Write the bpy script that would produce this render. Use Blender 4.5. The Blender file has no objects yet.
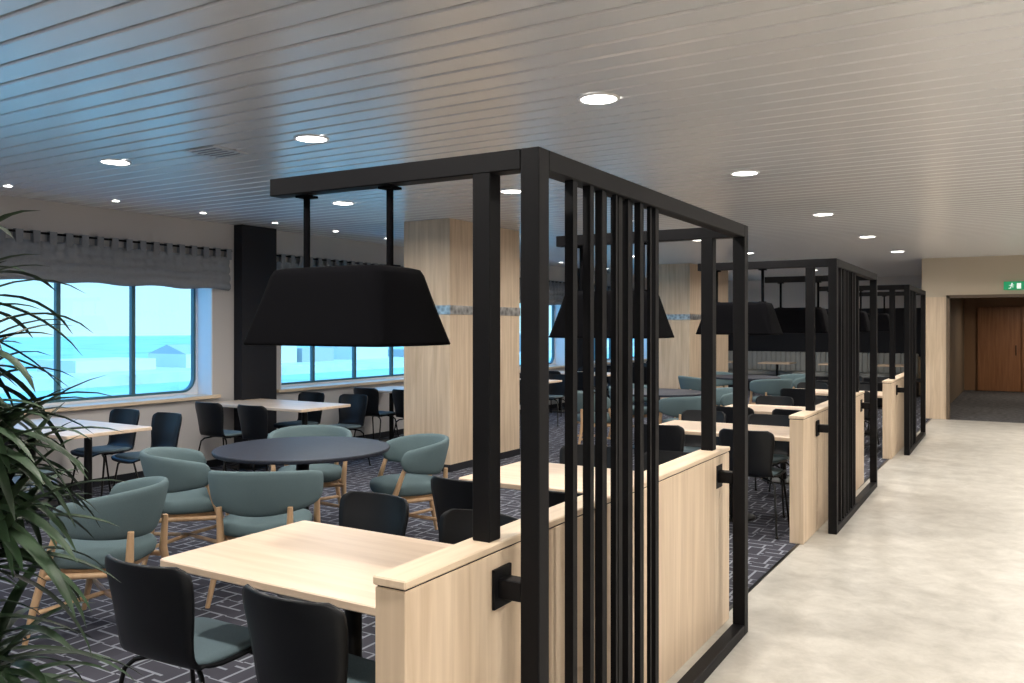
import bpy, math, random
from mathutils import Vector, Matrix
random.seed(7)
scene = bpy.context.scene
COL = scene.collection
scene.view_settings.view_transform = 'Standard'

# ---------------------------------------------------------------- materials
def new_mat(name):
    m = bpy.data.materials.new(name); m.use_nodes = True
    nt = m.node_tree; b = nt.nodes['Principled BSDF']
    return m, nt, b
def simple(name, col, rough=0.5, metal=0.0, bump=0.0, bscale=200, var=0.0, spec=0.5):
    m, nt, b = new_mat(name)
    b.inputs['Base Color'].default_value = (*col, 1)
    b.inputs['Roughness'].default_value = rough
    b.inputs['Metallic'].default_value = metal
    b.inputs['Specular IOR Level'].default_value = spec
    tc = nt.nodes.new('ShaderNodeTexCoord')
    n = nt.nodes.new('ShaderNodeTexNoise'); n.inputs['Scale'].default_value = bscale
    n.inputs['Detail'].default_value = 3
    nt.links.new(tc.outputs['Object'], n.inputs['Vector'])
    if bump > 0:
        bp = nt.nodes.new('ShaderNodeBump'); bp.inputs['Strength'].default_value = bump
        bp.inputs['Distance'].default_value = 0.002
        nt.links.new(n.outputs['Fac'], bp.inputs['Height'])
        nt.links.new(bp.outputs['Normal'], b.inputs['Normal'])
    if var > 0:
        r = nt.nodes.new('ShaderNodeValToRGB')
        r.color_ramp.elements[0].position = 0.3; r.color_ramp.elements[1].position = 0.7
        r.color_ramp.elements[0].color = (*[c*(1-var) for c in col], 1)
        r.color_ramp.elements[1].color = (*[min(1, c*(1+var)) for c in col], 1)
        nt.links.new(n.outputs['Fac'], r.inputs['Fac'])
        nt.links.new(r.outputs['Color'], b.inputs['Base Color'])
    return m
def wood(name, c1, c2, axis='Z', rough=0.45, sc=1.0):
    m, nt, b = new_mat(name)
    b.inputs['Roughness'].default_value = rough
    tc = nt.nodes.new('ShaderNodeTexCoord'); mp = nt.nodes.new('ShaderNodeMapping')
    s = {'X': (1.2, 22, 22), 'Y': (22, 1.2, 22), 'Z': (22, 22, 1.2)}[axis]
    mp.inputs['Scale'].default_value = tuple(v*sc for v in s)
    nt.links.new(tc.outputs['Object'], mp.inputs['Vector'])
    n = nt.nodes.new('ShaderNodeTexNoise'); n.inputs['Scale'].default_value = 1.0
    n.inputs['Detail'].default_value = 6; n.inputs['Distortion'].default_value = 0.6
    nt.links.new(mp.outputs['Vector'], n.inputs['Vector'])
    r = nt.nodes.new('ShaderNodeValToRGB')
    r.color_ramp.elements[0].position = 0.32; r.color_ramp.elements[1].position = 0.68
    r.color_ramp.elements[0].color = (*c1, 1); r.color_ramp.elements[1].color = (*c2, 1)
    nt.links.new(n.outputs['Fac'], r.inputs['Fac'])
    nt.links.new(r.outputs['Color'], b.inputs['Base Color'])
    return m
def emis(name, col, st):
    m, nt, b = new_mat(name)
    b.inputs['Base Color'].default_value = (*col, 1)
    b.inputs['Emission Color'].default_value = (*col, 1)
    b.inputs['Emission Strength'].default_value = st
    return m

M_black = simple('black_powder_coat', (0.004, 0.004, 0.005), 0.55, spec=0.15)
M_blackfab = simple('black_shade_fabric', (0.003, 0.003, 0.004), 0.95, bump=0.3, bscale=500, spec=0.05)
M_shadein = simple('shade_lining', (0.05, 0.05, 0.05), 0.8)
M_shell = simple('black_chair_shell', (0.006, 0.007, 0.009), 0.42, spec=0.3)
M_steel = simple('black_steel_leg', (0.01, 0.01, 0.01), 0.3, 0.5)
M_teal = simple('teal_wool', (0.115, 0.168, 0.182), 0.9, bump=0.5, bscale=350, var=0.12, spec=0.2)
M_pad = simple('seat_pad_wool', (0.105, 0.150, 0.170), 0.9, bump=0.5, bscale=350, var=0.15, spec=0.2)
M_oakX = wood('oak_top', (0.66, 0.50, 0.36), (0.77, 0.61, 0.46), 'X', 0.4)
M_oakZ = wood('oak_panel', (0.55, 0.42, 0.29), (0.71, 0.57, 0.42), 'Z', 0.5)
M_oakY = wood('oak_cap', (0.62, 0.48, 0.34), (0.74, 0.60, 0.44), 'Y', 0.45)
M_oakleg = wood('oak_leg', (0.46, 0.29, 0.16), (0.58, 0.39, 0.23), 'Z', 0.45)
M_navy = simple('navy_table_laminate', (0.020, 0.023, 0.036), 0.5, var=0.2, bscale=30, spec=0.3)
M_reddoor = wood('brown_door_wood', (0.26, 0.11, 0.045), (0.40, 0.18, 0.075), 'Z', 0.4)
M_wall = simple('wall_paint', (0.53, 0.51, 0.50), 0.7, bump=0.1)
M_darkwall = simple('dark_wall', (0.018, 0.019, 0.024), 0.7, spec=0.2)
M_white = simple('white_paint', (0.75, 0.77, 0.80), 0.45)
M_frame = simple('window_frame_paint', (0.05, 0.14, 0.17), 0.4)
M_header = simple('header_paint', (0.54, 0.46, 0.35), 0.6)
M_downl = emis('downlight_diffuser', (1.0, 0.96, 0.90), 12)
M_rim = simple('downlight_rim', (0.8, 0.8, 0.8), 0.4)
M_green = emis('exit_sign_green', (0.01, 0.30, 0.12), 0.5)
M_signw = emis('exit_sign_white', (0.8, 0.9, 0.85), 0.7)
M_pot = simple('planter', (0.05, 0.05, 0.055), 0.5)
M_stem = simple('cane_stem', (0.10, 0.08, 0.04), 0.8, var=0.3, bscale=40)
M_leaf = simple('palm_leaf', (0.020, 0.042, 0.019), 0.5, var=0.6, bscale=8, spec=0.3)
m, nt, b = new_mat('metal_mosaic_band'); M_band = m
b.inputs['Metallic'].default_value = 0.8; b.inputs['Roughness'].default_value = 0.3
tc = nt.nodes.new('ShaderNodeTexCoord'); v = nt.nodes.new('ShaderNodeTexVoronoi'); v.inputs['Scale'].default_value = 18
r = nt.nodes.new('ShaderNodeValToRGB'); r.color_ramp.elements[0].color = (0.20, 0.21, 0.22, 1); r.color_ramp.elements[1].color = (0.9, 0.91, 0.92, 1)
nt.links.new(tc.outputs['Object'], v.inputs['Vector']); nt.links.new(v.outputs['Distance'], r.inputs['Fac']); nt.links.new(r.outputs['Color'], b.inputs['Base Color'])
M_curt = simple('grey_linen', (0.23, 0.245, 0.27), 0.95, bump=0.4, bscale=300, var=0.2, spec=0.1)
m, nt, b = new_mat('ceiling_plank_metal'); M_ceil = m
b.inputs['Base Color'].default_value = (0.82, 0.82, 0.83, 1); b.inputs['Roughness'].default_value = 0.27
b.inputs['Metallic'].default_value = 0.2
M_gap = simple('ceiling_gap', (0.03, 0.028, 0.025), 0.9)
m, nt, b = new_mat('vinyl_stone'); M_vinyl = m
b.inputs['Roughness'].default_value = 0.42
tc = nt.nodes.new('ShaderNodeTexCoord')
n1 = nt.nodes.new('ShaderNodeTexNoise'); n1.inputs['Scale'].default_value = 5; n1.inputs['Detail'].default_value = 10; n1.inputs['Roughness'].default_value = 0.72; n1.inputs['Distortion'].default_value = 0.3
r = nt.nodes.new('ShaderNodeValToRGB')
r.color_ramp.elements[0].position = 0.34; r.color_ramp.elements[0].color = (0.36, 0.34, 0.30, 1)
r.color_ramp.elements[1].position = 0.66; r.color_ramp.elements[1].color = (0.51, 0.49, 0.44, 1)
nt.links.new(tc.outputs['Object'], n1.inputs['Vector']); nt.links.new(n1.outputs['Fac'], r.inputs['Fac']); nt.links.new(r.outputs['Color'], b.inputs['Base Color'])
def carpet_mat(name, dark, light):
    m, nt, b = new_mat(name)
    b.inputs['Roughness'].default_value = 0.95; b.inputs['Specular IOR Level'].default_value = 0.1
    tc = nt.nodes.new('ShaderNodeTexCoord')
    def brick(rot, loc):
        mp = nt.nodes.new('ShaderNodeMapping'); mp.inputs['Rotation'].default_value = (0, 0, rot); mp.inputs['Location'].default_value = loc
        nt.links.new(tc.outputs['Object'], mp.inputs['Vector'])
        br = nt.nodes.new('ShaderNodeTexBrick'); br.inputs['Scale'].default_value = 1.0
        br.inputs['Brick Width'].default_value = 0.30; br.inputs['Row Height'].default_value = 0.10
        br.inputs['Mortar Size'].default_value = 0.008; br.inputs['Mortar Smooth'].default_value = 0.1
        br.offset = 0.5
        br.inputs['Color1'].default_value = (*dark, 1); br.inputs['Color2'].default_value = (*[c*1.25 for c in dark], 1)
        br.inputs['Mortar'].default_value = (*light, 1)
        nt.links.new(mp.outputs['Vector'], br.inputs['Vector']); return br
    b1 = brick(0, (0, 0, 0)); b2 = brick(math.pi/2, (0.05, 0.13, 0))
    ck = nt.nodes.new('ShaderNodeTexChecker'); ck.inputs['Scale'].default_value = 1/0.2
    mp = nt.nodes.new('ShaderNodeMapping'); mp.inputs['Location'].default_value = (0.0, 0.0, 0.05)
    nt.links.new(tc.outputs['Object'], mp.inputs['Vector']); nt.links.new(mp.outputs['Vector'], ck.inputs['Vector'])
    mx = nt.nodes.new('ShaderNodeMix'); mx.data_type = 'RGBA'
    nt.links.new(ck.outputs['Fac'], mx.inputs['Factor'])
    nt.links.new(b1.outputs['Color'], mx.inputs['A']); nt.links.new(b2.outputs['Color'], mx.inputs['B'])
    nt.links.new(mx.outputs['Result'], b.inputs['Base Color'])
    return m
M_carpet = carpet_mat('maze_carpet', (0.044, 0.044, 0.056), (0.22, 0.235, 0.27))
M_hallcarpet = simple('hall_carpet', (0.08, 0.08, 0.085), 0.95, var=0.6, bscale=12)
m = bpy.data.materials.new('window_glass'); m.use_nodes = True; nt = m.node_tree; nt.nodes.clear()
o = nt.nodes.new('ShaderNodeOutputMaterial'); tr = nt.nodes.new('ShaderNodeBsdfTransparent'); gl = nt.nodes.new('ShaderNodeBsdfGlossy')
gl.inputs['Roughness'].default_value = 0.02; tr.inputs['Color'].default_value = (0.76, 0.97, 1, 1)
mx = nt.nodes.new('ShaderNodeMixShader'); mx.inputs[0].default_value = 0.04
nt.links.new(tr.outputs[0], mx.inputs[1]); nt.links.new(gl.outputs[0], mx.inputs[2]); nt.links.new(mx.outputs[0], o.inputs['Surface'])
M_glass = m
M_sea = simple('sea_water', (0.36, 0.56, 0.50), 0.8, var=0.15, bscale=0.05, spec=0.1)
M_quay = simple('quay_concrete', (0.62, 0.64, 0.60), 0.8, var=0.1, bscale=0.2)
M_shed = simple('shed_paint', (0.72, 0.72, 0.68), 0.7)
M_shed2 = simple('shed_grey', (0.45, 0.48, 0.46), 0.7)

# ---------------------------------------------------------------- mesh builder
class MB:
    def __init__(s): s.v=[]; s.f=[]; s.m=[]; s.sm=[]
    def add(s, vs, fs, mat=0, smooth=False):
        o=len(s.v); s.v += [tuple(p) for p in vs]
        for f in fs: s.f.append(tuple(i+o for i in f)); s.m.append(mat); s.sm.append(smooth)
    def box(s, x0,x1,y0,y1,z0,z1, mat=0, bev=0.0):
        if bev<=0:
            vs=[(x0,y0,z0),(x1,y0,z0),(x1,y1,z0),(x0,y1,z0),(x0,y0,z1),(x1,y0,z1),(x1,y1,z1),(x0,y1,z1)]
            s.add(vs,[(0,3,2,1),(4,5,6,7),(0,1,5,4),(1,2,6,5),(2,3,7,6),(3,0,4,7)],mat); return
        b=bev
        def loop(x0,x1,y0,y1,z): 
            return [(x0+b,y0,z),(x1-b,y0,z),(x1,y0+b,z),(x1,y1-b,z),(x1-b,y1,z),(x0+b,y1,z),(x0,y1-b,z),(x0,y0+b,z)]
        L=[loop(x0,x1,y0,y1,z0+b),loop(x0,x1,y0,y1,z1-b)]
        vs=L[0]+L[1]; fs=[(i,(i+1)%8,8+(i+1)%8,8+i) for i in range(8)]
        o=len(vs); vs+= [(x0+b,y0+b,z1),(x1-b,y0+b,z1),(x1-b,y1-b,z1),(x0+b,y1-b,z1)]
        fs+=[(o,o+1,o+2,o+3),(8,9,o+1,o),(9,10,o+1),(10,11,o+2,o+1),(11,12,o+2),(12,13,o+3,o+2),(13,14,o+3),(14,15,o,o+3),(15,8,o)]
        o=len(vs); vs+= [(x0+b,y0+b,z0),(x1-b,y0+b,z0),(x1-b,y1-b,z0),(x0+b,y1-b,z0)]
        fs+=[(o+3,o+2,o+1,o),(0,o,o+1,1),(1,o+1,2),(2,o+1,o+2,3),(3,o+2,4),(4,o+2,o+3,5),(5,o+3,6),(6,o+3,o,7),(7,o,0)]
        s.add(vs,fs,mat)
    def tube(s, pts, radii, mat=0, n=10, smooth=True):
        pts=[Vector(p) for p in pts]
        if not isinstance(radii,(list,tuple)): radii=[radii]*len(pts)
        vs=[];fs=[]
        prev=None
        for i,p in enumerate(pts):
            if i==0: t=pts[1]-pts[0]
            elif i==len(pts)-1: t=pts[-1]-pts[-2]
            else: t=(pts[i+1]-pts[i]).normalized()+(pts[i]-pts[i-1]).normalized()
            t.normalize()
            if prev is None:
                ref=Vector((0,0,1)) if abs(t.z)<0.9 else Vector((1,0,0)); a=t.cross(ref).normalized()
            else: a=(prev-t*prev.dot(t)).normalized()
            prev=a; bb=t.cross(a)
            for k in range(n):
                th=2*math.pi*k/n; vs.append(p+(a*math.cos(th)+bb*math.sin(th))*radii[i])
        for i in range(len(pts)-1):
            for k in range(n): fs.append((i*n+k,i*n+(k+1)%n,(i+1)*n+(k+1)%n,(i+1)*n+k))
        s.add(vs,fs,mat,smooth)
        s.add(vs[:n],[tuple(range(n))[::-1]],mat); s.add(vs[-n:],[tuple(range(n))],mat)
    def loops(s, loops, mat=0, smooth=True, cap=True, closed=True):
        n=len(loops[0]); vs=[p for l in loops for p in l]; fs=[]
        rng = n if closed else n-1
        for i in range(len(loops)-1):
            for k in range(rng): fs.append((i*n+k,i*n+(k+1)%n,(i+1)*n+(k+1)%n,(i+1)*n+k))
        if cap: fs.append(tuple(range(n))[::-1]); fs.append(tuple(range((len(loops)-1)*n,len(loops)*n)))
        s.add(vs,fs,mat,smooth)
    def lathe(s, prof, mat=0, n=40, c=(0,0), smooth=True):
        s.loops([[(c[0]+r*math.cos(2*math.pi*k/n),c[1]+r*math.sin(2*math.pi*k/n),z) for k in range(n)] for r,z in prof],mat,smooth)
    def mesh(s,name,mats):
        me=bpy.data.meshes.new(name); me.from_pydata(s.v,[],s.f)
        for mt in mats: me.materials.append(mt)
        me.polygons.foreach_set('material_index',s.m); me.polygons.foreach_set('use_smooth',s.sm)
        me.update()
        import bmesh
        bm=bmesh.new(); bm.from_mesh(me); bmesh.ops.recalc_face_normals(bm,faces=bm.faces); bm.to_mesh(me); bm.free()
        return me
    def obj(s,name,mats,loc=(0,0,0),rz=0): return place(name,s.mesh(name,mats),loc,rz)
def place(name,me,loc=(0,0,0),rz=0):
    o=bpy.data.objects.new(name,me); o.location=loc; o.rotation_euler=(0,0,rz); COL.objects.link(o); return o

# ---------------------------------------------------------------- dimensions
HC=2.80; XW=-8.0; XR=2.6; YB=-2.5; YE=16.5; YF=22.0
PER=4.72

# ---------------------------------------------------------------- floor
b=MB(); b.box(XW-0.4,-1.45,YB,YF,-0.1,0.0); b.obj('floor_carpet',[M_carpet])
b=MB(); b.box(-1.45,XR,YB,YE,-0.1,0.0); b.obj('floor',[M_vinyl])
b=MB(); b.box(-1.45,XR,YE,24.4,-0.1,0.0); b.obj('floor_hall',[M_hallcarpet])
b=MB(); b.box(-1.46,-1.44,YB,YE,0.0,0.004); b.obj('trim_1',[M_steel])

# ---------------------------------------------------------------- ceiling planks
b=MB(); pw=0.165; y=YB
while y<YF:
    g=0.010; z=HC
    prof=[(y+g,z+0.034),(y+g,z+0.007),(y+g+0.006,z),(y+pw-g-0.006,z),(y+pw-g,z+0.007),(y+pw-g,z+0.034)]
    x1 = XR if y<YE else -1.2
    vs=[(XW-0.35,p[0],p[1]) for p in prof]+[(x1,p[0],p[1]) for p in prof]
    b.add(vs,[(i,i+1,6+i+1,6+i) for i in range(5)],0)
    y+=pw
b.box(XW-0.35,XR,YB,YF+0.1,HC+0.034,HC+0.08,1)
b.obj('ceiling',[M_ceil,M_gap])

# ---------------------------------------------------------------- walls
groups=[(-1.2,2.12),(3.22,6.54),(7.58,10.90),(11.94,15.26),(16.30,19.62)]
ZS,ZT=0.82,2.27; TH=0.30
b=MB()
b.box(XW-TH,XW,YB,YF,0,ZS); b.box(XW-TH,XW,YB,YF,ZT,HC+0.02)
ys=[YB]+[v for g in groups for v in g]+[YF]
for i in range(0,len(ys),2): b.box(XW-TH,XW,ys[i],ys[i+1],ZS,ZT)
b.obj('wall_left',[M_wall])
b=MB(); b.box(XR,XR+0.1,YB,24.4,0,HC+0.02); b.obj('wall_right',[M_wall])
b=MB(); b.box(XW-0.3,XR+0.1,YB-0.1,YB,0,HC+0.02); b.obj('wall_rear',[M_wall])
b=MB(); b.box(XW-0.3,-1.5,YF,YF+0.1,0,0.9,1); b.box(XW-0.3,-1.5,YF,YF+0.1,0.9,2.05,0); b.box(XW-0.3,-1.5,YF,YF+0.1,2.05,HC+0.02,2); b.obj('wall_far',[M_darkwall,M_oakZ,M_wall])
b=MB(); b.box(-1.60,-1.20,YE,YE+0.12,0,2.12,1); b.box(-1.60,XR,YE,YE+0.12,2.12,HC+0.02,0); b.box(1.3,XR,YE,YE+0.12,0,2.12,0)
b.box(-1.62,-1.50,YE+0.12,YF,0,HC+0.02,1)
b.obj('wall_end',[M_header,M_oakZ,M_darkwall])
b=MB(); b.box(-1.22,-1.17,YE-0.03,YE+0.14,0,2.14); b.box(-1.22,1.35,YE-0.03,YE+0.14,2.10,2.15); b.box(1.30,1.35,YE-0.03,YE+0.14,0,2.14)
b.obj('trim_2',[simple('door_trim',(0.12,0.085,0.055),0.5)])
b=MB(); b.box(-1.5,-1.40,YE+0.12,24.4,0,2.45); b.obj('wall_hall',[simple('hall_wall',(0.22,0.17,0.12),0.6)])
b=MB(); b.box(-1.5,XR,YE+0.12,24.5,2.35,2.45); b.obj('ceiling_hall',[simple('hall_ceiling',(0.40,0.31,0.21),0.5)])
b=MB(); b.box(-1.5,XR,24.4,24.5,0,2.45); b.obj('wall_hall_end',[simple('hall_end',(0.30,0.17,0.09),0.6)])
b=MB()
for i in range(3):
    x0=-1.10+i*0.95
    b.box(x0,x0+0.93,24.32,24.38,0.01,2.1,0,0.004)
    b.box(x0+0.82,x0+0.84,24.28,24.32,0.9,1.15,1)
b.obj('door_1',[M_reddoor,M_steel])
b=MB(); b.box(XW,XW+0.015,YB,YF,0,0.08); b.obj('baseboard_left',[M_darkwall])
# exit sign
b=MB(); b.box(-0.36,-0.06,YE-0.06,YE-0.03,2.22,2.36,0)
yy=YE-0.062
def q(x,z,w,h): x+=0.06; b.box(x-w/2,x+w/2,yy,yy+0.003,z-h/2,z+h/2,1)
q(-0.20,2.285,0.06,0.09)
q(-0.30,2.325,0.02,0.02); q(-0.305,2.295,0.02,0.035); q(-0.285,2.30,0.03,0.008); q(-0.328,2.295,0.03,0.008); q(-0.288,2.268,0.028,0.009); q(-0.318,2.26,0.009,0.03); q(-0.335,2.247,0.028,0.009)
b.box(-0.35,-0.34,YE-0.03,YE,2.27,2.31,1); b.box(-0.08,-0.07,YE-0.03,YE,2.27,2.31,1)
b.obj('exit_sign',[M_green,M_signw])

# windows
def rrect(y0,y1,z0,z1,r,n=8):
    pts=[]; corners=[(y1-r,z1-r,0),(y0+r,z1-r,90),(y0+r,z0+r,180),(y1-r,z0+r,270)]
    outer=[]
    oc=[(y1,z1),(y0,z1),(y0,z0),(y1,z0)]
    for ci,(cy,cz,a) in enumerate(corners):
        for k in range(n+1):
            th=math.radians(a+90*k/n); pts.append((cy+r*math.cos(th),cz+r*math.sin(th))); outer.append(oc[ci])
    return pts,outer
for gi,(y0,y1) in enumerate(groups):
    b=MB()
    t=0.012
    b.box(XW-TH,XW+0.005,y0,y0+t,ZS,ZT,1); b.box(XW-TH,XW+0.005,y1-t,y1,ZS,ZT,1); b.box(XW-TH,XW+0.005,y0,y1,ZT-t,ZT,1)
    xg=XW-0.24
    R=0.17
    inn,out=rrect(y0+0.03,y1-0.03,ZS+0.03,ZT-0.03,R)
    _,out=rrect(y0,y1,ZS,ZT,R)
    L1=[(xg,p[0],p[1]) for p in out]; L2=[(xg,p[0],p[1]) for p in inn]; L3=[(xg-0.04,p[0],p[1]) for p in inn]
    b.loops([L1,L2,L3],1,False,cap=False)
    inn2,_=rrect(y0+0.055,y1-0.055,ZS+0.055,ZT-0.055,R-0.025)
    M1=[(xg-0.01,p[0],p[1]) for p in inn]; M2=[(xg-0.01,p[0],p[1]) for p in inn2]; M3=[(xg-0.06,p[0],p[1]) for p in inn2]
    b.loops([M1,M2,M3],0,False,cap=False)
    for k in range(1,4):
        yc=y0+(y1-y0)*k/4
        b.box(xg-0.05,xg-0.005,yc-0.022,yc+0.022,ZS+0.04,ZT-0.04,0)
    b.box(xg-0.045,xg-0.039,y0+0.03,y1-0.03,ZS+0.03,ZT-0.03,2)
    b.obj('window_%d'%(gi+1),[M_frame,M_white,M_glass])
    b=MB(); b.box(XW-TH+0.07,XW+0.06,y0-0.08,y1+0.08,ZS-0.035,ZS+0.004,0,0.004); b.obj('window_sill',[M_oakY])
    ld=bpy.data.lights.new('portal','AREA'); ld.shape='RECTANGLE'; ld.size=ZT-ZS; ld.size_y=y1-y0
    ld.cycles.is_portal=True
    lo=bpy.data.objects.new('window_portal',ld); COL.objects.link(lo); lo.location=(XW-TH-0.05,(y0+y1)/2,(ZS+ZT)/2)
    lo.rotation_euler=(0,math.radians(-90),0)
    b=MB(); c0,c1=y0-0.25,y1+0.20; ny=int((c1-c0)/0.02); nz=30; vs=[];fs=[]
    for j in range(nz+1):
        w=j/nz; z=2.41-0.38*w
        fold=0.040*abs(math.sin(math.pi*w*4))**0.6*(0.4+0.6*w)
        for i in range(ny+1):
            yy2=c0+(c1-c0)*i/ny
            x=XW+0.055+fold+0.012*math.sin(yy2*52)*(1-w*0.6)+0.006*math.sin(yy2*17+2)
            vs.append((x,yy2,z+0.010*math.sin(yy2*9)*w))
    for j in range(nz):
        for i in range(ny): a=j*(ny+1)+i; fs.append((a,a+1,a+ny+2,a+ny+1))
    b.add(vs,fs,0,True)
    yy2=c0+0.04
    while yy2<c1:
        b.box(XW+0.025,XW+0.029,yy2,yy2+0.07,2.38,2.50,0); b.box(XW+0.068,XW+0.073,yy2,yy2+0.07,2.38,2.50,0); b.box(XW+0.025,XW+0.073,yy2,yy2+0.07,2.50,2.505,0)
        yy2+=0.16
    b.tube([(XW+0.05,c0-0.04,2.485),(XW+0.05,c1+0.04,2.485)],0.011,1,8)
    for yb in (c0,(c0+c1)/2,c1): b.box(XW,XW+0.05,yb-0.012,yb+0.012,2.475,2.495,1)
    b.obj('window_valance',[M_curt,M_black])
for yc in (2.67,7.12,11.42,15.78):
    b=MB(); b.box(XW,XW+0.14,yc-0.27,yc+0.27,0,HC,0,0.004); b.obj('wall_pier_panel',[M_darkwall])

# ---------------------------------------------------------------- columns
for (x0,x1,y0,y1) in ((-6.10,-5.45,7.65,9.15),(-6.10,-5.45,15.4,17.8)):
    b=MB(); b.box(x0,x1,y0,y1,0,HC,0,0.006)
    b.box(x0-0.006,x1+0.006,y0-0.006,y1+0.006,1.74,1.84,1)
    n=max(1,int((y1-y0)/0.7))
    for k in range(1,n): 
        yy2=y0+(y1-y0)*k/n; b.box(x1-0.002,x1+0.001,yy2-0.003,yy2+0.003,0,HC,2)
    b.box(x0-0.004,x1+0.004,y0-0.004,y1+0.004,0,0.08,2)
    b.obj('column_panelled',[M_oakZ,M_band,M_darkwall])

# ---------------------------------------------------------------- dividers
def frame_mesh():
    b=MB(); p=0.032; top=2.13; Y0,Y1=0.0,2.22
    for y in (Y0,Y1):
        b.box(-p,p,y-p,y+p,0,top,0,0.003)
        b.box(-0.17-p,-0.17+p,y-p,y+p,0.945,top-0.06,0,0.003)
        b.box(-1.07,-p,y-p,y+p,top-0.062,top,0,0.003)
        b.box(-0.118,-p,y-0.028,y+0.028,0.78,0.84,0,0.003)
        b.box(-0.119,-0.110,y-0.05,y+0.05,0.75,0.87,0)
    b.box(-p,p,Y0+p,Y1-p,top-0.062,top,0,0.003)
    b.box(-p,p,Y0+p,Y1-p,0.0,0.055,0,0.003)
    rods=[(0.225,.030,0.008),(0.285,.014,-0.012),(0.35,.028,0.01),(0.41,.012,-0.014),(0.455,.028,0.006),(0.515,.024,-0.014),(0.565,.014,0.012),(0.615,.032,-0.004),(0.68,.014,0.01),(0.73,.030,-0.01),(0.79,.024,0.01),(0.845,.028,-0.01),(0.905,.014,0.008),(0.965,.036,0)]
    for y,w,dx in rods: b.box(dx-w/2,dx+w/2,y-w/2,y+w/2,0.05,top-0.055,0)
    return b.mesh('divider_frame',[M_black])
FM=frame_mesh()
def halfwall_mesh():
    b=MB(); L=2.87
    b.box(-0.05,0.05,0,L,0.0,0.915,0,0.002)
    b.box(-0.055,0.055,-0.006,L+0.006,0.921,0.945,1,0.004)
    b.box(-0.046,0.046,0.006,L-0.006,0.910,0.925,2)
    return b.mesh('half_wall',[M_oakZ,M_oakY,M_darkwall])
HM=halfwall_mesh()
def lamp_mesh():
    b=MB()
    def rect(l,w,z,r):
        o=[]
        for cx,cy,a in ((l-r,w-r,0),(-l+r,w-r,90),(-l+r,-w+r,180),(l-r,-w+r,270)):
            for k in range(7):
                th=math.radians(a+15*k); o.append((cx+r*math.cos(th),cy+r*math.sin(th),z))
        return o
    b.loops([rect(0.310,0.195,0.0,.03),rect(0.312,0.197,0.004,.03),rect(0.309,0.195,0.012,.03),rect(0.285,0.177,0.10,.045),rect(0.262,0.158,0.19,.055),rect(0.250,0.150,0.235,.06),rect(0.240,0.141,0.255,.06),rect(0.215,0.12,0.262,.06)],0,True)
    b.loops([rect(0.302,0.188,-0.0015,.03),rect(0.10,0.06,-0.0016,.03)],1,False)
    for x in (-0.19,0.19):
        b.tube([(x,0,0.258),(x,0,0.53)],0.012,0,12)
        b.box(x-0.028,x+0.028,-0.028,0.028,0.520,0.528,0)
        b.box(x-0.025,x+0.025,-0.025,0.025,0.261,0.268,0)
    return b.mesh('pendant_lamp',[M_blackfab,M_shadein,M_white])
LM=lamp_mesh()

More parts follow.
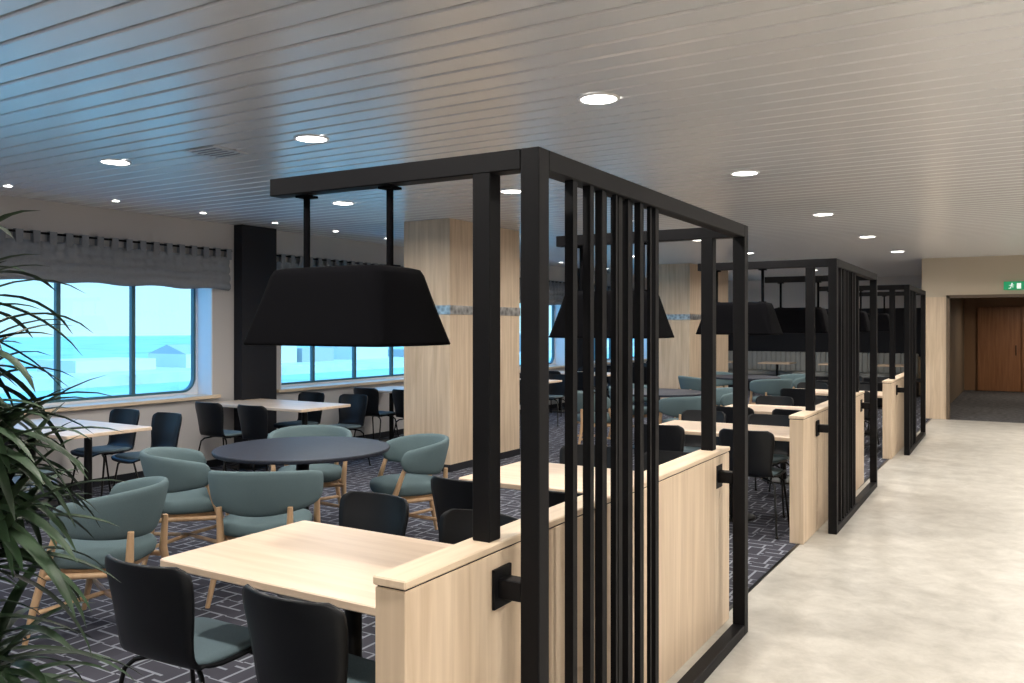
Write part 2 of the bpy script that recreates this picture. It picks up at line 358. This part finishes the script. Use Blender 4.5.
# ---------------------------------------------------------------- chairs
def shell_chair():
    b=MB()
    prof=[(0.235,0.415),(0.215,0.436),(0.17,0.445),(0.08,0.442),(-0.02,0.436),(-0.10,0.437),(-0.155,0.452),(-0.19,0.485),(-0.212,0.54),(-0.228,0.61),(-0.243,0.68),(-0.256,0.74),(-0.264,0.785),(-0.268,0.81)]
    hw  =[0.150,0.195,0.212,0.218,0.215,0.207,0.195,0.186,0.188,0.198,0.208,0.214,0.207,0.170]
    cx  =[0,0,0,0,0,0.004,0.012,0.025,0.038,0.048,0.055,0.058,0.056,0.040]
    P=[];N=3
    for i in range(len(prof)-1):
        for k in range(N):
            t=k/N; i0=max(0,i-1);i3=min(len(prof)-1,i+2)
            def cr(a,b2,c,d): return 0.5*((2*b2)+(-a+c)*t+(2*a-5*b2+4*c-d)*t*t+(-a+3*b2-3*c+d)*t**3)
            P.append(tuple(cr(*[arr[j] for j in (i0,i,i+1,i3)]) for arr in ([p[0] for p in prof],[p[1] for p in prof],hw,cx)))
    P.append((prof[-1][0],prof[-1][1],hw[-1],cx[-1]))
    nt_=14
    def pt(p,t):
        y,z,w,c=p
        return (w*t, y+c*abs(t)**2.2, z+ (0.012*abs(t)**2 if c<0.01 else 0))
    loops=[]
    for i,p in enumerate(P):
        a=P[max(0,i-1)]; c=P[min(len(P)-1,i+1)]
        ty,tz=c[0]-a[0],c[1]-a[1]; l=math.hypot(ty,tz); ny,nz=tz/l,-ty/l
        if nz<0 and i<10: ny,nz=-ny,-nz
        th=0.006
        up=[];dn=[]
        for k in range(nt_+1):
            t=-1+2*k/nt_; q0=pt(p,t)
            up.append((q0[0],q0[1]-ny*th,q0[2]-nz*th)); dn.append((q0[0],q0[1]+ny*th,q0[2]+nz*th))
        loops.append(up+dn[::-1])
    b.loops(loops,0,True,cap=True)
    padp=[(0.205,0.447,0.165),(0.19,0.457,0.185),(0.15,0.463,0.195),(0.05,0.462,0.20),(-0.05,0.458,0.195),(-0.11,0.458,0.185),(-0.145,0.462,0.165)]
    loops=[]
    for y,z,w in padp:
        up=[(w*(-1+2*k/10),y,z+0.010*(1-abs(-1+2*k/10)**4)+0.008*abs(-1+2*k/10)**2) for k in range(11)]
        dn=[(w*(-1+2*k/10),y,z-0.016+0.008*abs(-1+2*k/10)**2) for k in range(11)]
        loops.append(up+dn[::-1])
    b.loops(loops,1,True)
    for s in (-1,1):
        b.tube([(s*0.10,0.10,0.425),(s*0.17,0.13,0.41),(s*0.20,0.15,0.38),(s*0.235,0.21,0.0)],0.009,2,10)
        b.tube([(s*0.10,-0.08,0.425),(s*0.17,-0.12,0.41),(s*0.20,-0.14,0.38),(s*0.235,-0.22,0.0)],0.009,2,10)
        b.tube([(s*0.10,0.10,0.425),(s*0.10,-0.08,0.425)],0.008,2,8)
        for yy3 in (0.21,-0.22): b.lathe([(0.013,0.0),(0.013,0.015)],2,10,(s*0.235,yy3))
    b.tube([(-0.10,0.0,0.42),(0.10,0.0,0.42)],0.008,2,8)
    return b.mesh('shell_chair',[M_shell,M_pad,M_steel])
SC=shell_chair()
def barrel_chair():
    b=MB(); loops=[]
    A=112
    for i in range(45):
        ph=-A+2*A*i/44; u=abs(ph)/A
        r=math.radians(ph); R=0.305
        ztop=0.775-0.075*u**2.2; zb=0.50+0.065*u**1.5
        e=1.0
        if u>0.90: e=math.sqrt(max(0.02,1-((u-0.90)/0.10)**2))
        h=(ztop-zb)/2*e; zc=(ztop+zb)/2; th=0.030*(0.5+0.5*e)
        tilt=0.035*(1-u**2)
        lp=[]
        for k in range(16):
            a=2*math.pi*k/16; ca,sa=math.cos(a),math.sin(a)
            dr=th*math.copysign(abs(ca)**0.8,ca); dz=h*math.copysign(abs(sa)**0.55,sa)
            rr=R+dr+tilt*dz/0.13
            lp.append((rr*math.sin(r)*1.0,-rr*math.cos(r)*0.92+0.02,zc+dz))
        loops.append(lp)
    b.loops(loops,0,True)
    def se(r,z,n=36,e=0.72):
        o=[]
        for k in range(n):
            a=2*math.pi*k/n; ca,sa=math.cos(a),math.sin(a)
            o.append((r*math.copysign(abs(ca)**e,ca),r*0.98*math.copysign(abs(sa)**e,sa)+0.02,z))
        return o
    b.loops([se(0.225,0.375),se(0.25,0.385),se(0.258,0.41),se(0.258,0.435),se(0.245,0.455),se(0.20,0.467),se(0.1,0.472)],0,True)
    b.loops([se(0.22,0.35),se(0.235,0.375)],1,False)
    for s in (-1,1):
        b.tube([(s*0.285,0.265,0.0),(s*0.275,0.22,0.20),(s*0.268,0.17,0.38),(s*0.285,0.10,0.575)],[0.013,0.019,0.022,0.016],1,10)
        b.tube([(s*0.25,-0.30,0.0),(s*0.215,-0.25,0.22),(s*0.20,-0.225,0.38),(s*0.205,-0.235,0.56)],[0.013,0.019,0.022,0.016],1,10)
        b.tube([(s*0.272,0.18,0.345),(s*0.20,-0.23,0.345)],0.016,1,8)
    b.tube([(-0.275,0.20,0.17),(0,0.0,0.19),(0.215,-0.25,0.17)],0.013,1,8)
    b.tube([(0.275,0.20,0.17),(0,0.0,0.19),(-0.215,-0.25,0.17)],0.013,1,8)
    b.tube([(-0.27,0.19,0.345),(0.27,0.19,0.345)],0.015,1,8)
    return b.mesh('barrel_armchair',[M_teal,M_oakleg])
BC=barrel_chair()

# ---------------------------------------------------------------- tables
def rslab(b,x,y,z0,z1,r,mat,n=6):
    def lp(ins,z):
        pts=[]
        for cx,cy,a in ((x-r,y-r,0),(-x+r,y-r,90),(-x+r,-y+r,180),(x-r,-y+r,270)):
            for k in range(n+1):
                th=math.radians(a+90*k/n); pts.append((cx+(r-ins)*math.cos(th),cy+(r-ins)*math.sin(th),z))
        return pts
    b.loops([lp(0.004,z0),lp(0,z0+0.004),lp(0,z1-0.004),lp(0.004,z1)],mat,False)
def rect_table(lx,ly):
    b=MB(); rslab(b,lx/2,ly/2,0.715,0.745,0.02,0)
    rslab(b,0.25,0.16,0.705,0.715,0.01,1)
    for x in ((-lx*0.28,lx*0.28) if lx>1.4 else (0,)):
        b.tube([(x,0,0.015),(x,0,0.71)],0.032,1,16); b.lathe([(0.22,0),(0.22,0.008),(0.2,0.013),(0.05,0.02)],1,32,(x,0))
    return b.mesh('table',[M_oakX,M_steel])
TA=rect_table(1.24,0.74); TW=rect_table(1.50,0.76); TS=rect_table(0.75,0.75)
b=MB(); b.lathe([(0.57,0.715),(0.605,0.72),(0.61,0.728),(0.61,0.742),(0.605,0.747),(0.0005,0.747)],0,72,smooth=False)
b.lathe([(0.35,0),(0.35,0.01),(0.32,0.018),(0.06,0.03),(0.045,0.05),(0.045,0.70),(0.2,0.71),(0.2,0.716)],1,40)
RT=b.mesh('round_table',[M_navy,M_steel])

def jit(a): return random.uniform(-a,a)
def chair(x,y,ang): place('dining_chair',SC,(x+jit(.01),y+jit(.015),0),ang+jit(.05))
for i in range(3):
    off=i*PER
    fx=(-1.258,-1.295,-1.30)[i]; wx=(-1.425,-1.465,-1.47)[i]; sh=(0,-0.04,-0.045)[i]
    place('divider_frame',FM,(fx,2.20+off,0),0.014)
    place('half_wall_partition',HM,(wx,1.73+off,0),0.010)
    for yl in (2.20,4.42): place('pendant_lamp',LM,(-2.01-0.02*(yl>3)+sh*0.5,yl+off+0.01,1.539))
    place('dining_table',TA,(-2.125+sh,2.37+off,0)); place('dining_table',TA,(-2.15+sh,4.33+off,0))
    chair(-2.57,2.04+off,0.03); chair(-1.87,2.03+off,0)
    chair(-2.62,2.86+off,math.pi); chair(-1.98,2.80+off,math.pi)
    chair(-2.52,3.86+off,0); chair(-1.92,3.86+off,0)
    chair(-2.48,4.88+off,math.pi); chair(-1.90,4.88+off,math.pi)
for k in range(7):
    yc=4.25+2.5*k
    place('window_table',TW,(-7.17,yc,0))
    for x in (-7.38,-6.73):
        chair(x,yc+0.55,math.pi); chair(x,yc-0.55,0)
def face(x,y,tx,ty): return math.atan2(ty-y,tx-x)-math.pi/2
def roundset(cx,cy,offs):
    place('round_table',RT,(cx,cy,0))
    for ox,oy in offs: place('barrel_armchair',BC,(cx+ox,cy+oy,0),face(cx+ox,cy+oy,cx,cy)+jit(.08))
roundset(-4.40,4.38,[(0.46,-0.76),(0.42,0.66),(-0.58,0.66),(-0.48,-0.58)])
roundset(-4.2,10.6,[(0.62,-0.62),(0.62,0.62),(-0.62,0.62),(-0.62,-0.62)])
roundset(-4.2,14.6,[(0.62,-0.62),(0.62,0.62),(-0.62,0.62),(-0.62,-0.62)])
place('round_table',RT,(-4.92,2.20,0))
place('barrel_armchair',BC,(-4.20,2.74,0),math.atan2(-0.50,-0.86)-math.pi/2)
place('barrel_armchair',BC,(-5.4,1.45,0),face(-5.4,1.45,-4.92,2.20))

b=MB()
b.box(-7.6,-2.2,21.35,21.95,0.0,0.40,1); b.box(-7.6,-2.2,21.35,21.95,0.40,0.50,0,0.02)
x=-7.6
while x<-2.25:
    b.box(x,x+0.115,21.75,21.95,0.50,0.98,0,0.02); x+=0.12
b.obj('banquette_sofa',[simple('banquette_grey',(0.34,0.35,0.34),0.9),M_darkwall])
for x in (-6.6,-5.2,-3.8,-2.6): place('dining_table',TS,(x,20.9,0))

# ---------------------------------------------------------------- downlights
def downlight(x,y,z=HC,power=26,col=(1,0.935,0.86),r=0.095):
    b=MB(); n=32
    b.loops([[(rr*math.cos(2*math.pi*k/n),rr*math.sin(2*math.pi*k/n),zz) for k in range(n)] for rr,zz in ((r+0.018,0.0),(r+0.014,-0.006),(r,-0.007),(r,-0.004))],1,True,cap=False)
    b.add([(r*math.cos(2*math.pi*k/n),r*math.sin(2*math.pi*k/n),-0.004) for k in range(n)],[tuple(range(n))],0)
    b.obj('ceiling_downlight',[M_downl,M_rim],(x,y,z))
    ld=bpy.data.lights.new('downlight_lamp','AREA'); ld.shape='DISK'; ld.size=r*1.8; ld.energy=power; ld.color=col; ld.spread=math.radians(165)
    lo=bpy.data.objects.new('downlight_lamp',ld); COL.objects.link(lo); lo.location=(x,y,z-0.012)
for x,y in ((-1.92,-1.0),(-1.92,1.5),(-1.93,4.05),(-1.89,6.60),(-1.87,9.45),(-1.83,12.1),(-1.78,14.7)): downlight(x,y,power=27)
for k in range(-2,7): downlight(-3.90,3.96+2.45*k,power=27)
for k in range(-2,7):
    if k in (2,5): continue
    downlight(-5.67,3.78+2.4*k,power=27)
for k in range(-2,5): downlight(0.25,4.07+2.55*k,power=33)
for k in range(-2,5): downlight(1.7,4.07+2.55*k,power=28)
downlight(-0.2,18.5,2.35,15,(1,.86,.7)); downlight(0.2,22.5,2.35,24,(1,.86,.7))
b0=MB(); b0.lathe([(0.03,-0.004),(0.03,0.0)],0,16,smooth=False); b0.lathe([(0.045,-0.002),(0.045,0.0)],1,16,smooth=False)
SP=b0.mesh('spot',[M_downl,M_rim])
for k in range(14): place('ceiling_spotlight',SP,(-7.42,2.95+1.0*k,HC))
b=MB(); b.box(-0.15,0.15,-0.15,0.15,-0.008,0,0,0.003)
for k in range(5): b.box(-0.12,0.12,-0.11+k*0.05,-0.100+k*0.05,-0.011,-0.007,1)
b.obj('ceiling_vent',[simple('vent_paint',(0.55,0.55,0.56),0.5),simple('vent_slot',(0.25,0.25,0.26),0.6)],(-4.75,3.92,HC))

# ---------------------------------------------------------------- palm
b=MB(); 
b.lathe([(0.16,0),(0.20,0.02),(0.23,0.42),(0.215,0.42),(0.21,0.38),(0.0005,0.38)],2,40)
def leaf(p,dirv,L,w,droop):
    d=dirv.normalized(); n=9; vs=[];fs=[]; pos=p.copy(); 
    for i in range(n+1):
        t=i/n
        side=d.cross(Vector((0,0,1)))
        if side.length<1e-3: side=Vector((1,0,0))
        side.normalize(); up=side.cross(d).normalized()
        ww=w*(math.sin(math.pi*min(1,(t*0.92+0.06)))**0.6)*(1-0.3*t)
        if i==n: ww=0.0008
        vs+= [pos-side*ww+up*ww*0.35,pos,pos+side*ww+up*ww*0.35]
        pos=pos+d*(L/n); d=(d+Vector((0,0,-droop/n*(0.5+t)))).normalized()
    for i in range(n):
        a=i*3; fs+=[(a,a+1,a+4,a+3),(a+1,a+2,a+5,a+4)]
    b.add(vs,fs,0,True)
heads=[(0.03,0.04,1.68,42),(0.12,0.02,1.42,38),(0.05,0.12,1.25,42),(0.16,0.10,1.14,42),(-0.08,0.0,1.5,30),(0.12,-0.06,1.0,38),(-0.14,0.1,1.3,24),(0.14,0.10,0.84,38),(0.0,-0.12,1.15,28),(0.10,0.0,0.66,30),(0.10,0.08,1.33,34),(0.06,0.06,1.56,36),(0.16,0.04,1.26,32)]
for hx,hy,hz,nl in heads:
    top=Vector((hx,hy,hz)); bp=Vector((hx*0.4,hy*0.4,0.37))
    mid=(top+bp)/2+Vector((jit(.02),jit(.02),0))
    b.tube([bp,mid,top],[0.013,0.011,0.008],1,8)
    for i in range(nl):
        a=i*2.39996
        el=random.uniform(-0.4,1.1)
        d=Vector((math.cos(a)*math.cos(el),math.sin(a)*math.cos(el),math.sin(el)))
        leaf(top+Vector((0,0,-0.12*i/nl)),d,random.uniform(0.26,0.42),random.uniform(0.014,0.022),random.uniform(0.8,2.0))
b.obj('potted_palm',[M_leaf,M_stem,M_pot],(-2.25,0.96,0))

# ---------------------------------------------------------------- outside
b=MB(); b.box(-900,-12,-500,900,-9.1,-9); b.obj('sea',[M_sea])
b=MB(); b.box(-170,-140,-80,500,-9,-7.2,0)
y0=-60
while y0<480:
    h=random.uniform(1.5,6.5); L=random.uniform(6,18)
    b.box(-168,-155,y0,y0+L,-7.2,-7.2+h,random.choice((1,1,2)))
    if random.random()<0.5: b.loops([[(-168,y0,-7.2+h),(-155,y0,-7.2+h),(-161.5,y0,-7.2+h+2)],[(-168,y0+L,-7.2+h),(-155,y0+L,-7.2+h),(-161.5,y0+L,-7.2+h+2)]],2,False)
    y0+=L+random.uniform(1,14)
b.obj('harbour_quay',[M_quay,M_shed,M_shed2])
b=MB()
b.tube([(-9.6,-3,0.55),(-9.6,24,0.55)],0.02,0,8)
for k in range(14): b.tube([(-9.6,-3+2*k,-0.4),(-9.6,-3+2*k,0.55)],0.018,0,8)
b.box(-10,XW-TH,-3,24,-0.5,-0.4,0)
b.obj('ship_deck_railing',[M_white])

# ---------------------------------------------------------------- world + sun
w=bpy.data.worlds.new('World'); scene.world=w; w.use_nodes=True; nt=w.node_tree
bg=nt.nodes['Background']; bg.inputs['Strength'].default_value=3.3
tc=nt.nodes.new('ShaderNodeTexCoord'); sx=nt.nodes.new('ShaderNodeSeparateXYZ'); r=nt.nodes.new('ShaderNodeValToRGB')
r.color_ramp.elements[0].position=0.0; r.color_ramp.elements[0].color=(0.34,0.38,0.42,1)
r.color_ramp.elements[1].position=0.45; r.color_ramp.elements[1].color=(0.22,0.46,0.95,1)
e=r.color_ramp.elements.new(0.12); e.color=(0.30,0.42,0.56,1)
nt.links.new(tc.outputs['Generated'],sx.inputs[0]); nt.links.new(sx.outputs['Z'],r.inputs['Fac']); nt.links.new(r.outputs['Color'],bg.inputs['Color'])
sd=bpy.data.lights.new('sun','SUN'); sd.energy=2.5; sd.color=(1,0.97,0.92); so=bpy.data.objects.new('sun',sd); COL.objects.link(so)
so.rotation_euler=(0,math.radians(50),0)

# ---------------------------------------------------------------- camera
cd=bpy.data.cameras.new('camera'); cam=bpy.data.objects.new('camera',cd); COL.objects.link(cam)
cd.sensor_width=36; cd.lens=36*850/1024; cd.shift_y=-14.5/1024; cd.clip_end=2000; cd.clip_start=0.05
cam.location=(0,0,1.6); cam.rotation_euler=(math.radians(90),0,math.radians(31.3))
scene.camera=cam
